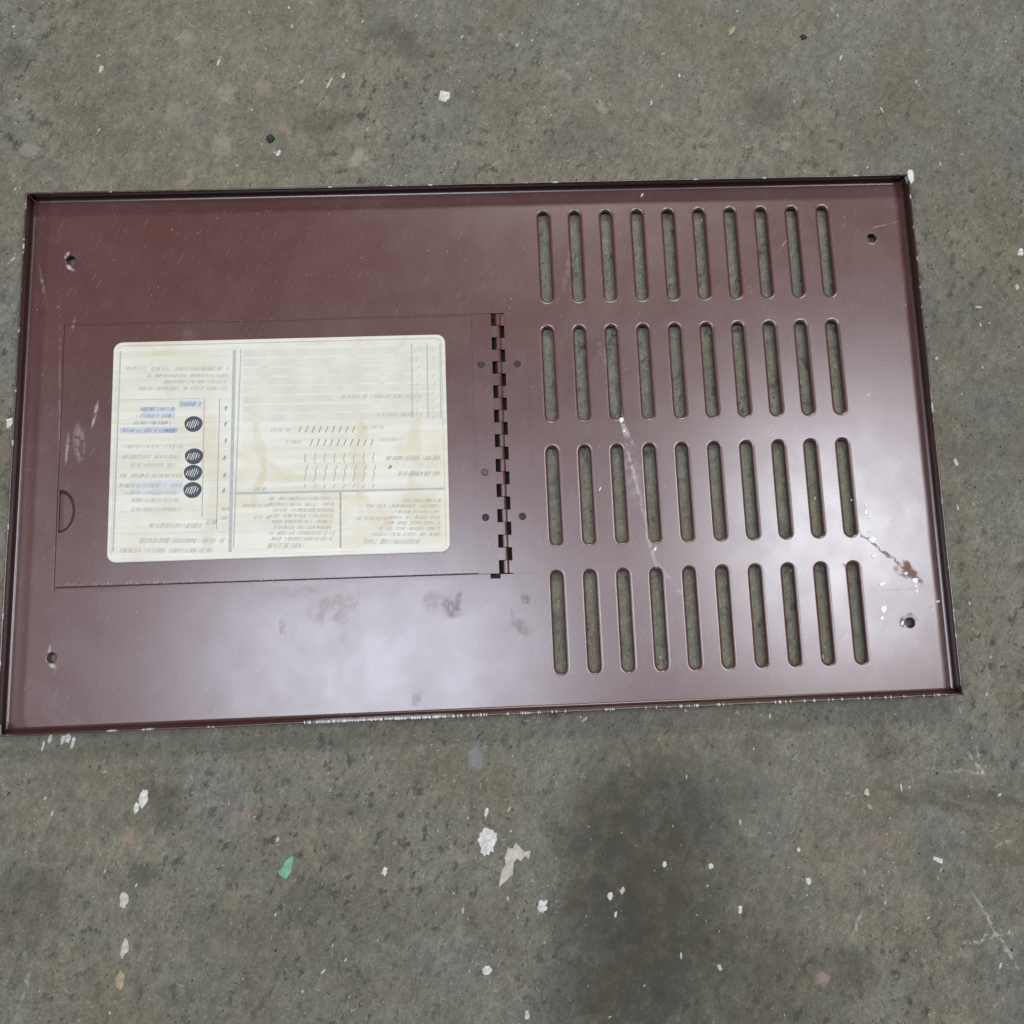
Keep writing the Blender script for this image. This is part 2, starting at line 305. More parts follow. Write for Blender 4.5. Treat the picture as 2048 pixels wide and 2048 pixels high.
def stadium(cx, cy, hw, hl, tilt=0.0, n=9):
    """closed slot outline, hl = half length to the tip"""
    pts = []
    for k in range(n+1):
        a = math.pi*k/n; pts.append((hw*math.cos(a), (hl-hw)+hw*math.sin(a)))
    for k in range(n+1):
        a = math.pi+math.pi*k/n; pts.append((hw*math.cos(a), -(hl-hw)+hw*math.sin(a)))
    c, s = math.cos(tilt), math.sin(tilt)
    return [(cx+x*c-y*s, cy+x*s+y*c) for x, y in pts]
def circle(cx, cy, r, n=20): return [(cx+r*math.cos(2*math.pi*k/n), cy+r*math.sin(2*math.pi*k/n)) for k in range(n)]
def rrect(x0, y0, x1, y1, r, n=6):
    pts = []
    for cx, cy, a0 in ((x1-r, y1-r, 0), (x0+r, y1-r, 90), (x0+r, y0+r, 180), (x1-r, y0+r, 270)):
        for k in range(n+1):
            a = math.radians(a0+90*k/n); pts.append((cx+r*math.cos(a), cy+r*math.sin(a)))
    return pts
def plate_with_holes(mb, outer, holes, z, free=()):
    vs = []; ed = []
    for loop in [outer]+holes:
        k = len(vs); vs += [Vector(p) for p in loop]
        ed += [(k+i, k+(i+1) % len(loop)) for i in range(len(loop))]
    vs += [Vector(p) for p in free]
    r = delaunay_2d_cdt(vs, ed, [], 1, 1e-5)
    bb = [(min(p[0] for p in h), max(p[0] for p in h), min(p[1] for p in h), max(p[1] for p in h), h) for h in holes]
    def inside(x, y):
        for x0, x1, y0, y1, h in bb:
            if x0 < x < x1 and y0 < y < y1:
                c = False
                for i in range(len(h)):
                    (ax, ay), (bx, by) = h[i-1], h[i]
                    if (ay > y) != (by > y) and x < (bx-ax)*(y-ay)/(by-ay)+ax: c = not c
                if c: return True
        return False
    fs = [tuple(f) for f in r[2] if not inside(sum(r[0][i].x for i in f)/3, sum(r[0][i].y for i in f)/3)]
    mb.add([(p.x, p.y, z) for p in r[0]], fs)
def ring_wall(mb, loops):
    """loops: list of equal-length [(x,y,z)...] rings"""
    n = len(loops[0]); fs = []
    for r in range(len(loops)-1):
        for i in range(n): fs.append((r*n+i, r*n+(i+1) % n, (r+1)*n+(i+1) % n, (r+1)*n+i))
    mb.add([p for l in loops for p in l], fs)

# ------------------------------------------------------------------ the floor
bm = bmesh.new(); bmesh.ops.create_grid(bm, x_segments=8, y_segments=8, size=4.0)
me = bpy.data.meshes.new('concrete_floor'); bm.to_mesh(me); bm.free(); me.materials.append(M_FLOOR)
fo = bpy.data.objects.new('concrete_floor', me); COL.objects.link(fo); fo['kind'] = 'structure'
fo['label'] = 'worn stained grey concrete floor'

# ------------------------------------------------------------------ the metal panel
PX, PY = 304.5, 178.0
panel = bpy.data.objects.new('metal_panel', None); COL.objects.link(panel)
panel.location = (PX*MM, PY*MM, 0); panel.empty_display_size = .05
panel['label'] = 'maroon painted metal panel with slotted vents, hinged door and a white label'
panel['category'] = 'metal panel'
OFF = (-PX*MM, -PY*MM, ZF*MM)
def part(mb, name, mat, smooth=False, parent=None):
    if parent is None: return mb.build(name, mat, panel, OFF, smooth)
    return mb.build(name, mat, parent, None, smooth)

C0 = [(-1.6, -1.3), (608.6, 2.0), (610.2, 358.2), (0.9, 357.4)]       # face corners: BL BR TR TL
def edge_offset(pts, d):
    """offset a ccw quad outward, one distance per side (side i runs from corner i to i+1)"""
    n = len(pts); d = d if isinstance(d, (list, tuple)) else [d]*n; out = []
    for i in range(n):
        p, q, r = Vector(pts[i-1]), Vector(pts[i]), Vector(pts[(i+1) % n])
        e1 = (q-p).normalized(); e2 = (r-q).normalized()
        n1 = Vector((e1.y, -e1.x)); n2 = Vector((e2.y, -e2.x)); a, b = d[i-1], d[i]
        det = n1.x*n2.y-n1.y*n2.x
        out.append(q+Vector(((a*n2.y-b*n1.y)/det, (b*n1.x-a*n2.x)/det)))
    return out
RB, TH = 2.2, 1.2
face_outer = [tuple(p) for p in edge_offset(C0, -RB)]

slots = []
SL_A, SL_C, SL_R = (353.68, 342.62), (21.96, -0.05), (-0.43, -84.26)
for r in range(4):
    for c in range(10):
        x = SL_A[0]+c*SL_C[0]+(r+.41)*SL_R[0]; y = SL_A[1]+c*SL_C[1]+r*SL_R[1]-34.7
        slots.append((x, y))
TILT = 0.005
holes_c = [(27.7, 313.1), (584.5, 316.2), (584.0, 46.7), (25.8, 43.7)]
HX = 318.7                                                       # hinge pin
DX0, DX1, DY0, DY1 = 25.6, HX-4.6, 88.2, 266.0                   # door
OX0, OX1, OY0, OY1 = 25.0, HX+4.6, 85.0, 267.4                   # opening in the face
SHW, SHL = 5.7, 35.0
loops = [stadium(x, y, SHW, SHL, TILT) for x, y in slots]+[circle(x, y, 3.7) for x, y in holes_c]
opening = [(OX0, OY0), (DX1+1.0, OY0), (DX1+1.0, 87.7), (OX1, 87.7), (OX1, OY1), (OX0, OY1)]
free = [(x, y) for x in range(14, 600, 22) for y in range(12, 352, 22)
        if not (OX0-6 < x < OX1+6 and OY0-6 < y < OY1+6) and not any(abs(x-sx) < 8 and abs(y-sy) < 37 for sx, sy in slots)
        and not any(math.hypot(x-hx, y-hy) < 7 for hx, hy in holes_c)]
mb = MB(); plate_with_holes(mb, face_outer, loops+[opening], 0, free)
ROLL = [(0, 0), (.4, -.03), (.8, -.12), (1.2, -.28), (1.6, -.55), (1.92, -.95), (2.08, -1.5), (2.12, -2.6)]
for x, y in slots: ring_wall(mb, [[(*p, z) for p in stadium(x, y, SHW-d, SHL-d, TILT)] for d, z in ROLL])
for x, y in holes_c: ring_wall(mb, [[(*p, z) for p in circle(x, y, 3.7-d*.35)] for d, z in ROLL])
ring_wall(mb, [[(*p, 0) for p in opening], [(*p, -TH) for p in opening]])
under = [stadium(x, y, SHW-2.0, SHL-2.0, TILT) for x, y in slots]+[circle(x, y, 3.3) for x, y in holes_c]
plate_with_holes(mb, face_outer, under+[opening], -TH)
bmf = part(mb, 'face_sheet', M_FACE, True)
me = bmf.data
# smooth only the rolled slot lips; sharp at the opening
bm = bmesh.new(); bm.from_mesh(me); bmesh.ops.remove_doubles(bm, verts=bm.verts, dist=1e-6)
bmesh.ops.recalc_face_normals(bm, faces=bm.faces)
for f in bm.faces: f.smooth = abs(f.normal.z) < .9999
bm.to_mesh(me); bm.free()

# turned-up edges with a bend at the foot, mitred at the corners
prof = []
for k in range(6):
    a = math.radians(90*k/5); prof.append((-RB+RB*math.sin(a), RB-RB*math.cos(a)))
prof += [(0, FH*.5), (0, FH-.4), (.25, FH-.08), (.6, FH), (.95, FH-.08), (TH, FH-.4), (TH, FH*.5)]
for k in range(6):
    a = math.radians(90-90*k/5); prof.append((-RB+(RB+TH)*math.sin(a), RB-(RB+TH)*math.cos(a)))
LEAN = (1.2, -1.7, -2.0, -1.6)
rings = [edge_offset(C0, [o+l*max(0, (z-2)/10) for l in LEAN]) for o, z in prof]
random.seed(4)
for i in range(4):
    j = (i+1) % 4; NSEG = 60; vs = []; fs = []; n = len(prof)
    for s in range(NSEG+1):
        t = s/NSEG
        for k, (o, z) in enumerate(prof):
            a, b = rings[k][i], rings[k][j]; L = (b-a).length; tt = (0.12+(L-.24)*t)/L
            p = a.lerp(b, tt); w = max(0, (z-2)/9)
            nv = Vector(((b-a).y, -(b-a).x)).normalized()
            p = p+nv*(.35*w*min(1, t*12, (1-t)*12)*noise.noise(Vector((p.x/38.0, p.y/38.0, i))))
            zz = z+(.16*noise.noise(Vector((p.x/14.0, p.y/14.0, 7))) if z > 8 else 0)
            vs.append((p.x, p.y, zz))
    for s in range(NSEG):
        for k in range(n):
            fs.append((s*n+k, s*n+(k+1) % n, (s+1)*n+(k+1) % n, (s+1)*n+k))
    fs += [tuple(range(n)), tuple(range(NSEG*n, NSEG*n+n))]
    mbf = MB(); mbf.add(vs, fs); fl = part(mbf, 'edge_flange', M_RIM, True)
    bm = bmesh.new(); bm.from_mesh(fl.data)
    for e in bm.edges:
        if len(e.link_faces) == 2 and e.calc_face_angle(0) > math.radians(60): e.smooth = False
    bm.to_mesh(fl.data); bm.free()
# bare metal tabs where the corner folds are scraped to the metal
def tab(pts, z0, z1):
    m = MB(); m.prism(pts, z0, z1, .3, .25); return part(m, 'bare_corner_tab', M_BARE)
tab([(608.0, 358.2), (609.6, 360.2), (612.0, 359.8), (612.5, 356.0), (612.2, 351.8), (610.9, 350.6), (610.2, 349.2), (608.6, 352.6)], 8.5, FH+.9)
tab([(-1.6, -3.4), (2.0, -3.0), (1.6, 3.4), (-1.7, 3.9)], 10.4, FH+.8)

# ------------------------------------------------------------------ access door
DT = 1.0
door_outer = rrect(DX0, DY0, DX1, DY1, 1.2, 3)
pull = [(27.2, 152.6)]+[(27.2+10.6*math.cos(math.radians(a)), 138.4+14.6*math.sin(math.radians(a))) for a in range(75, -76, -15)]+[(27.2, 124.2)]
mb = MB(); door_top = rrect(DX0+.8, DY0+.8, DX1-.8, DY1-.8, 1.0, 3)
plate_with_holes(mb, door_top, [pull], DT); plate_with_holes(mb, door_outer, [pull], DT-1.2)
cxd, cyd = (DX0+DX1)/2, (DY0+DY1)/2
ring_wall(mb, [[(*p, DT) for p in door_top], [(*p, DT-.22) for p in rrect(DX0+.25, DY0+.25, DX1-.25, DY1-.25, 1.1, 3)], [(*p, DT-.7) for p in door_outer], [(*p, DT-1.2) for p in door_outer]])
ring_wall(mb, [[(*p, DT) for p in pull], [(*p, DT-1.2) for p in pull]])
door = part(mb, 'access_door', M_FACE)
def inset_pull(d): return [(max(27.2, 27.2+(p[0]-27.2)*(1-d/10.6)), 138.4+(p[1]-138.4)*(1-d/16.0)) for p in pull]
p1, p2 = inset_pull(.5), inset_pull(2.8)
SD = DT-2.2
mb = MB(); mb.add([(*p, SD) for p in pull], [tuple(range(len(pull)))])
mb.add([(27.2, 152.6, DT-.3), (27.2, 124.2, DT-.3), (27.2, 124.2, SD), (27.2, 152.6, SD)], [(0, 1, 2, 3)])
sc = part(mb, 'finger_scoop', M_PAINT, parent=door)
mb = MB(); vs = [(*p, DT-.03) for p in pull]+[(*p, DT-1.3) for p in p1]+[(*p, SD+.02) for p in p2]; n = len(pull)
mb.add(vs, [(r*n+i, r*n+i+1, (r+1)*n+i+1, (r+1)*n+i) for r in range(2) for i in range(n-1)])
part(mb, 'scoop_lip', M_RUSTSHADE, parent=door)  # dark rust band, its colour also stands in for the arc's shadow
# ledge behind the door edges, seen through the gap
mb = MB(); LZ = -1.9
for b in ((OX0-6, OY0-6, OX1-15, OY0+5), (OX0-6, OY1-4, OX1-15, OY1+6), (OX0-6, OY0+5, OX0+4, OY1-4)):
    mb.box(b[0], b[1], LZ, b[2], b[3], LZ+.9)
part(mb, 'door_stop', M_PAINT)

# ------------------------------------------------------------------ continuous hinge
HY0, HY1, NK = 88.2, 266.2, 21
KP = (HY1-HY0)/NK; KR = 2.2; HZ = .0
hinge = None
mb = MB(); mb.v = []; 
def cyl_y(mb, x, z, r, y0, y1, n=14):
    vs = [(x+r*math.cos(2*math.pi*k/n), y, z+r*math.sin(2*math.pi*k/n)) for y in (y0, y1) for k in range(n)]
    mb.add(vs, [tuple(range(n)), tuple(range(n, 2*n))]+[(k, (k+1) % n, n+(k+1) % n, n+k) for k in range(n)])
cyl_y(mb, HX, HZ, .9, HY0-.3, HY1+.3); hinge = part(mb, 'piano_hinge', M_PIN)
mb = MB(); mb.box(OX1-14, OY0, -5.9, OX1+4, OY1, -5.1); part(mb, 'hinge_gap_shade', M_BLACK, parent=hinge)  # black strip added as the shade seen through the hinge notches
LB = 4.5                                                        # leaf body starts this far from the pin
for side, xe in ((-1, 300.9), (1, 337.8)):
    mb = MB(); z0 = DT+.02 if side < 0 else .02; z1 = z0+.9
    xi = HX+side*LB
    mb.box(min(xi, xe), HY0, z0, max(xi, xe), HY1, z1)
    lf = part(mb, 'hinge_leaf', M_FACE, parent=hinge)
for k in range(NK):
    side = 1 if k % 2 == 0 else -1; y0 = HY0+k*KP+.2; y1 = HY0+(k+1)*KP-.2
    mb = MB(); cyl_y(mb, HX+side*.35, HZ, KR, y0, y1)
    z0 = DT+.02 if side < 0 else .02
    xa, xb = HX+side*.8, HX+side*(LB+.0)
    mb.box(min(xa, xb), y0, z0+.1, max(xa, xb), y1, z0+1.0)
    kn = part(mb, 'hinge_knuckle', M_PAINT, parent=hinge)
for x, y in ((306.6, 230.5), (306.4, 125.5), (306.7, 156.0), (331.3, 230.6), (330.9, 125.6)):
    z0 = (DT if x < HX else 0)+.92
    mb = MB(); faint = abs(y-156) < 1
    ring_wall(mb, [[(*p, z0+z) for p in circle(x, y, r, 16)] for r, z in ((2.5, 0), (2.3, .35), (1.7, .55), (1.2, .35 if not faint else .58), (.5, .1 if not faint else .62))])
    mb.add([(*p, z0+(.1 if not faint else .62)) for p in circle(x, y, .5, 16)], [tuple(range(16))])
    part(mb, 'rivet', M_RIVET if not faint else M_KNUCKLE, parent=hinge)

# ------------------------------------------------------------------ label plate and its print
PZ = DT
lx0, ly0, lx1, ly1 = 59.6, 103.2, 282.6, 252.4
mb = MB(); PT = PZ+1.0
o0 = rrect(lx0, ly0, lx1, ly1, 6); o1 = rrect(lx0+.3, ly0+.3, lx1-.3, ly1-.3, 5.8); o2 = rrect(lx0+.8, ly0+.8, lx1-.8, ly1-.8, 5.4)
o3 = rrect(lx0+2.4, ly0+2.4, lx1-2.4, ly1-2.4, 4.2); o4 = rrect(lx0+3.0, ly0+3.0, lx1-3.0, ly1-3.0, 3.8)
ring_wall(mb, [[(*p, z) for p in o] for o, z in ((o0, PZ), (o0, PZ+.9), (o1, PZ+1.35), (o2, PZ+1.5), (o3, PZ+1.45), (o4, PT))])
mb.add([(*p, PT) for p in o4], [tuple(range(len(o4)))])
plate = part(mb, 'label_plate', M_PLATE)
IZ = ZF+PT
def L(u, v): return at(u, v, IZ)
def quad(mb, a, b, w, z=.05):
    d = Vector((b[0]-a[0], b[1]-a[1])); nn = Vector((-d.y, d.x)).normalized()*w/2
    mb.add([(a[0]+nn.x, a[1]+nn.y, PT+z), (a[0]-nn.x, a[1]-nn.y, PT+z), (b[0]-nn.x, b[1]-nn.y, PT+z), (b[0]+nn.x, b[1]+nn.y, PT+z)], [(0, 1, 2, 3)])
def rule(u0, v0, u1, v1, w, mat=M_RULE, z=.05, name='printed_line'):
    mb = MB(); quad(mb, L(u0, v0), L(u1, v1), w, z); return part(mb, name, mat, parent=plate)
rnd = random.Random(11)
def letters(mb, u0, u1, v, h, dens=1.0, gap=.16):
    """a row of small slanted lettering too faded to read"""
    a, b = L(u0, v), L(u1, v); x = a[0]
    while x < b[0]:
        y = a[1]+(b[1]-a[1])*(x-a[0])/(b[0]-a[0])
        if rnd.random() < gap*.35: x += 2.0; continue
        for q in range(rnd.choice((1, 2, 2))):
            xo = x+q*.75+rnd.uniform(-.1, .1); hh = h*rnd.uniform(.72, 1.05); sl = .42*hh
            quad(mb, (xo-sl/2, y-hh/2), (xo+sl/2, y+hh/2), rnd.uniform(.2, .36), .05+.004*q)
        if rnd.random() < .18:
            yy = y+rnd.choice((-.35, 0, .35))*h; quad(mb, (x, yy), (x+.9, yy), .26, .06)
        x += rnd.uniform(1.25, 1.75)/dens
def block(rows, mat, name='printed_text'):
    for r in rows:
        mb = MB(); letters(mb, *r); part(mb, name, mat, parent=plate)
block([(252, 455, 737, 2.9), (296, 455, 751, 2.6), (330, 455, 764, 2.6), (272, 455, 777, 2.9)], M_INK)
block([(362, 401, 808, 3.4, 1.7), (330, 354, 861, 3.4, 2.0), (282, 350, 818, 3.0, 1.3), (275, 350, 832, 2.8), (268, 345, 846, 2.6), (241, 352, 861, 3.0)], M_INKB)
block([(252, 368, 893, 3.0), (240, 360, 914, 3.0), (262, 352, 930, 2.6), (241, 364, 951, 3.0), (238, 364, 971, 3.2), (246, 352, 986, 2.6), (263, 358, 1000, 2.8)], M_INK)
block([(263, 362, 1019, 2.7), (299, 404, 1051, 3.4), (414, 432, 1044, 3.6), (280, 446, 1081, 3.6), (241, 426, 1101, 3.2)], M_INK)
block([(443, 458, 1018, 2.6), (442, 456, 1036, 2.6)], M_INK)
block([(684, 842, 793, 3.0), (750, 844, 829, 3.0)], M_INK)
block([(543, 579, 860, 2.8), (727, 767, 854, 2.8), (572, 600, 884, 2.8), (760, 798, 879, 2.8)], M_RULE)
block([(772, 878, 916, 3.4, .9), (798, 878, 947, 3.4, .9)], M_INKD)
block([(493, 530, 978, 3.0)], M_INK)
block([(540+i % 3*4-(i*7 if i < 3 else 0), 667, 997+i*11.5, 2.6, 1.1) for i in range(8)]+[(486, 540, 1011, 2.6), (508, 540, 1035, 2.6), (536, 611, 1091, 3.4)], M_INK)
block([(805-i*9 if i < 6 else 745, 880, 1001+i*11.2, 2.6, 1.1) for i in range(7)]+[(735, 800, 1012, 2.6), (715, 780, 1037, 2.6), (729, 842, 1083, 3.6)], M_INK)
# check-mark columns and the two slash rows
mb = MB()
for i in range(9):
    x, y = L(600+i*13.4, 858); quad(mb, (x-.9, y-2.4), (x+.9, y+2.0), .6)
for i in range(10):
    x, y = L(623+i*13.4, 884); quad(mb, (x-.9, y-2.4), (x+.9, y+2.0), .62)
part(mb, 'printed_slashes', M_INKD, parent=plate)
mb = MB()
for i in range(8):
    x, y = L(612+i*19.5, 941); h = 4.1
    pts = [(x, y+12), (x-.9, y+8), (x-.2, y+5.2), (x-.9, y+4.0), (x+1.3, y+3.6), (x-.4, y-.4), (x+.2, y-2.2), (x-1.4, y-7.2)]
    for a, b in ((0, 1), (1, 2), (4, 5), (5, 6), (6, 7)): quad(mb, pts[a], pts[b], .55, .05+.003*a)
    quad(mb, (x-.2, y-9), (x-1.3, y-12), .5)
part(mb, 'printed_zigzags', M_INK, parent=plate)
mb = MB()
for i in range(9):
    for u in (836, 867):
        x, y = L(u+rnd.uniform(-2, 2), 700+i*17.0); quad(mb, (x-.8, y-1.5), (x+.7, y+1.5), .3)
part(mb, 'printed_ticks', M_INK, parent=plate)
for (u, v) in ((451.5, 816), (450.6, 848), (451.0, 881), (448.7, 915.4), (448.7, 950), (447, 981.5)):
    mb = MB(); x, y = L(u, v); quad(mb, (x-.7, y-1.6), (x+.7, y+1.6), .55); quad(mb, (x-1.0, y+.2), (x+.9, y+.7), .35, .06); quad(mb, (x+.2, y-1.6), (x+1.1, y+.6), .35, .065)
    part(mb, 'printed_numeral', M_INKD, parent=plate)
mb = MB(); x, y = L(780, 934); mb.add([(x+p[0], y+p[1], PT+.05) for p in ((-1.4, -1.3), (.6, -1.0), (1.5, 1.0), (-.2, 1.4))], [(0, 1, 2, 3)]); part(mb, 'printed_dot', M_INKD, parent=plate)
# rules
rule(241, 702, 226, 1103, 1.1); rule(469, 700, 460, 1104, 2.2); rule(482, 698, 467, 1096, .8)
rule(408.7, 797, 404, 1034, .6, M_INK); rule(439.5, 797, 433, 1059, .6, M_INK)
for u in (823, 854, 880): rule(u, 687, u+2, 836, .9)
rule(472, 987, 890, 977, 1.5); rule(681, 984, 681, 1096, 1.2, M_INK); rule(886, 690, 893, 1078, .8)
for i in range(8):
    v = 702+i*18.6; rule(486, v+5, 880, v-3, 5.0, M_BAND, .03, 'printed_band')
for i in range(9): rule(240, 716+i*44, 460, 711+i*44, 1.2, M_BAND, .028, 'printed_band')
rule(240, 800, 405, 797, .4, M_RULE)
rule(284, 826, 350, 825, 7.5, M_WASH, .032, 'printed_band'); rule(358, 808, 403, 807, 5.0, M_WASH, .034, 'printed_band'); rule(240, 861, 355, 859, 4.6, M_WASH, .034, 'printed_band'); rule(262, 975, 366, 973, 9, M_WASH, .033, 'printed_band')
# round navy emblems
for (u, v) in ((387, 848), (388, 912.6), (386, 945.5), (385, 980)):
    x, y = L(u, v); mb = MB(); pts = [(x+6.0*math.cos(t)*(1+.04*math.sin(3*t)), y+5.4*math.sin(t)) for t in [2*math.pi*k/28 for k in range(28)]]
    mb.add([(*p, PT+.05) for p in pts], [tuple(range(28))]); part(mb, 'round_emblem', M_NAVY, parent=plate)
    mb = MB()
    for q, dx in enumerate((-3.9, -2.5, -1.1, .2, 1.6, 3.2)):
        hh = math.sqrt(max(.1, 1-(dx/5.4)**2))*4.2*(.75 if q < 5 else .45)*rnd.uniform(.8, 1)
        quad(mb, (x+dx-.35*hh, y-hh+.3), (x+dx+.35*hh, y+hh*.9), .40 if q % 2 else .55, .09)
    part(mb, 'emblem_stripes', M_PLATE, parent=plate)

# ------------------------------------------------------------------ paint flecks stuck on the panel
def irregular(cx, cy, rx, ry, ang, n, rd, jag=.28):
    c, s = math.cos(ang), math.sin(ang); out = []
    for k in range(n):
        a = 2*math.pi*k/n; f = 1+rd.uniform(-jag, jag); x, y = rx*f*math.cos(a), ry*f*math.sin(a)
        out.append((cx+x*c-y*s, cy+x*s+y*c))
    return out
rd = random.Random(5)
for u, v, rx, ry, a in ((1745, 1080, 2.6, 1.8, .2), (1830, 1161, 2.6, 1.8, .3), (1831, 1172, 1.2, .9, 0), (1765, 1168, 1.9, 1.3, .2), (1768, 1218, 2.2, 2.8, -.4), (1747, 1112, 1.0, 2.0, -.5), (1733, 1024, 1.3, 2.3, -.3), (1731, 1010, .9, 1.1, 0),
                        (1811, 1147, 1.6, .8, .3), (1764, 1237, 1.2, 1.5, 0), (1740, 1034, .9, 1.3, -.4), (1876, 1203, 1.3, .7, .3), (1805, 1246, 1.6, .9, 1.4), (1833, 1183, .7, 1.6, -.4), (1738, 1064, .7, .6, 0),
                        (1243, 840, 1.2, 1.8, -.4), (1248, 862, .6, 1.2, -.4), (196, 816, .5, 2.1, -.3), (182, 832, .4, 1.8, -.5), (196, 838, .4, 1.4, -.3), (1200, 978, .5, 1.6, -.5), (1310, 1098, .7, 1.5, -.6), (1284, 390, .5, 1.8, -.6), (1703, 1000, .4, .6, 0), (1736, 790, .3, 1.2, -.6)):
    x, y = at(u, v); mb = MB(); mb.prism(irregular(x, y, rx, ry, a, 11, rd), .0, .45, .3, .2)
    part(mb, 'paint_fleck', M_FLECK)
mb = MB()
for i in range(330):
    x, y = rd.uniform(6, 604), rd.uniform(5, 350)
    if any(abs(x-sx) < 6.2 and abs(y-sy) < 36 for sx, sy in slots) or (DX0-4 < x < HX+22 and DY0-4 < y < DY1+4): continue
    s = rd.uniform(.12, .34); mb.prism(irregular(x, y, s*.7, s*1.9, rd.gauss(-.45, .25), 5, rd), 0, .18)
for i in range(120):
    u = rd.uniform(118, 640) if i < 90 else rd.uniform(640, 940); x, y = at(u, 1179-(u-118)*.0425); s = rd.uniform(.25, .5)
    mb.prism(irregular(x, DY0+rd.uniform(.9, 2.4), s*.35, s*rd.uniform(1.4, 3.0), rd.gauss(-.4, .12), 5, rd), DT-.1, DT+.06)
ds = part(mb, 'dust_specks', M_GRIT); ds['kind'] = 'stuff'

mb = MB()
for i in range(150):
    t = rd.uniform(.31, .50) if i < 100 else rd.uniform(.5, .98)
    a, b = rings[9][0], rings[9][1]; p = a.lerp(b, t); s = rd.uniform(.2, .5)*(1 if i < 100 else .8)
    mb.prism([(p.x-s, p.y+.9), (p.x+s*.6, p.y+1.0), (p.x+s, p.y-.7), (p.x-s*.5, p.y-.8)], FH-1.0, FH+.12)
sr = part(mb, 'scraped_rim', M_BARE); sr['kind'] = 'stuff'

# ------------------------------------------------------------------ flakes and stones lying on the floor
def chip(name, pts, h, mat, label, cat, group, dome=.5):
    cx = sum(p[0] for p in pts)/len(pts); cy = sum(p[1] for p in pts)/len(pts)
    mb = MB(); mb.prism([(p[0]-cx, p[1]-cy) for p in pts], 0.02, h, dome, h*.45)
    o = mb.build(name, mat, None, (cx*MM, cy*MM, 0)); o['label'] = label; o['category'] = cat
    if group: o['group'] = group
    return o
def ell(u, v, wpx, hpx, ang=0.0, n=13, jag=.2):
    x, y = at(u, v, 0); k = .315; n += 5; jag += .06; return irregular(x, y, wpx*k/2, hpx*k/2, ang, n, rd, jag)
def poly(zs, ox, oy, sc): return [at(ox+x/sc, oy+y/sc, 0) for x, y in zs]
G1 = 'paint flakes on the concrete'
WF = 'white paint flake'
chip('paint_flake', poly([(1662, 343), (1700, 350), (1697, 372), (1680, 388), (1655, 380)], 0, 0, 1.887), .9, M_WHITE, 'bright white square paint flake on the concrete above the panel', 'paint flake', G1)
chip('pebble', ell(541, 278, 19, 19, 0, 12, .12), 2.2, M_DARK, 'small black round pebble on the concrete above the panel', 'pebble', None, 1.4)
chip('paint_flake', ell(557, 307, 8, 17, -.4), .7, M_WHITE, 'small white sliver of paint just below the black pebble', 'paint flake', G1)
chip('paint_flake', ell(287, 1597, 18, 38, -.15, 14, .1), .9, M_WHITE, 'white oval paint flake, larger of the touching pair below the panel', 'paint flake', G1)
chip('paint_flake', ell(273, 1616, 11, 22, -.15, 12, .1), .9, M_WHITE, 'small white oval paint flake touching the larger oval one', 'paint flake', G1)
chip('paint_flake', poly([(1622, 855), (1620, 900), (1607, 955), (1578, 992), (1540, 965), (1535, 945), (1560, 920), (1575, 885)], 0, 1400, 2.76), .8, M_GREEN, 'pointed mint green paint flake on the concrete below the panel', 'paint flake', G1)
chip('paint_flake', ell(248, 1800, 17, 32, -.05, 13, .12), .8, M_CREAM, 'cream oval flake on the floor, upper one in the lower left column', 'paint flake', G1)
chip('paint_flake', ell(250, 1896, 13, 34, -.2, 13, .25), .7, M_CREAM, 'narrow pale flake midway between the cream and the tan oval', 'paint flake', G1)
chip('paint_flake', ell(241, 1960, 18, 34, -.05, 12, .12), .8, M_TAN, 'tan oval flake near the lower left corner', 'paint flake', G1)
chip('paint_flake', ell(976, 1681, 37, 54, -.25, 22, .16), .9, M_WHITE, 'ragged oval white paint flake left of the long bent white flake', 'paint flake', G1)
chip('paint_flake', poly([(915, 788), (940, 812), (962, 838), (1000, 828), (990, 876), (968, 858), (945, 888), (928, 872), (905, 898), (898, 965), (862, 998), (820, 1036), (828, 985), (836, 940), (858, 905), (852, 872), (872, 812), (895, 820)], 700, 1400, 2.76), .9, M_CREAM, 'long bent cream white paint flake, largest on the floor', 'paint flake', G1)
chip('paint_flake', ell(1085, 1813, 17, 27, -.3, 11, .25), .8, M_WHITE, 'small white flake down to the right of the long bent flake', 'paint flake', G1)
chip('paint_flake', ell(974, 1940, 21, 18, .3, 10, .15), .9, M_WHITE, 'stubby white flake near the bottom centre of the floor', 'paint flake', G1)
chip('paint_flake', ell(1054, 2029, 10, 17, -.2, 9, .2), .7, M_CREAM, 'tiny cream flake at the bottom edge right of centre', 'paint flake', G1)
chip('paint_flake', ell(973, 1625, 7, 20, -.25, 9, .12), .7, M_WHITE, 'thin upright white sliver just above the ragged oval flake', 'paint flake', G1)
chip('paint_flake', ell(1220, 1792, 10, 15, -.1, 9, .2), .7, M_WHITE, 'small white flake at the left edge of the dark patch', 'paint flake', G1)
chip('paint_flake', ell(1245, 1780, 9, 16, -.4, 8, .25), .6, M_CREAM, 'small pale flake right beside another at the dark patch', 'paint flake', G1)
chip('paint_flake', ell(1329, 1729, 9, 11, 0, 9, .2), .7, M_WHITE, 'tiny white flake on the upper part of the dark patch', 'paint flake', G1)
chip('paint_flake', ell(1231, 1829, 5, 13, -.35, 8, .2), .6, M_WHITE, 'thin white sliver on the left part of the dark patch', 'paint flake', G1)
chip('paint_flake', ell(769, 1744, 13, 17, -.2, 9, .3), .7, M_WHITE, 'small white flake to the right of the mint green flake', 'paint flake', G1)
chip('paint_flake', poly([(1390, 930), (1447, 948), (1442, 976), (1425, 972), (1386, 952)], 1400, 1400, 2.98), 1.0, M_WHITE, 'oblong white flake on the floor below the panel corner at right', 'paint flake', G1)
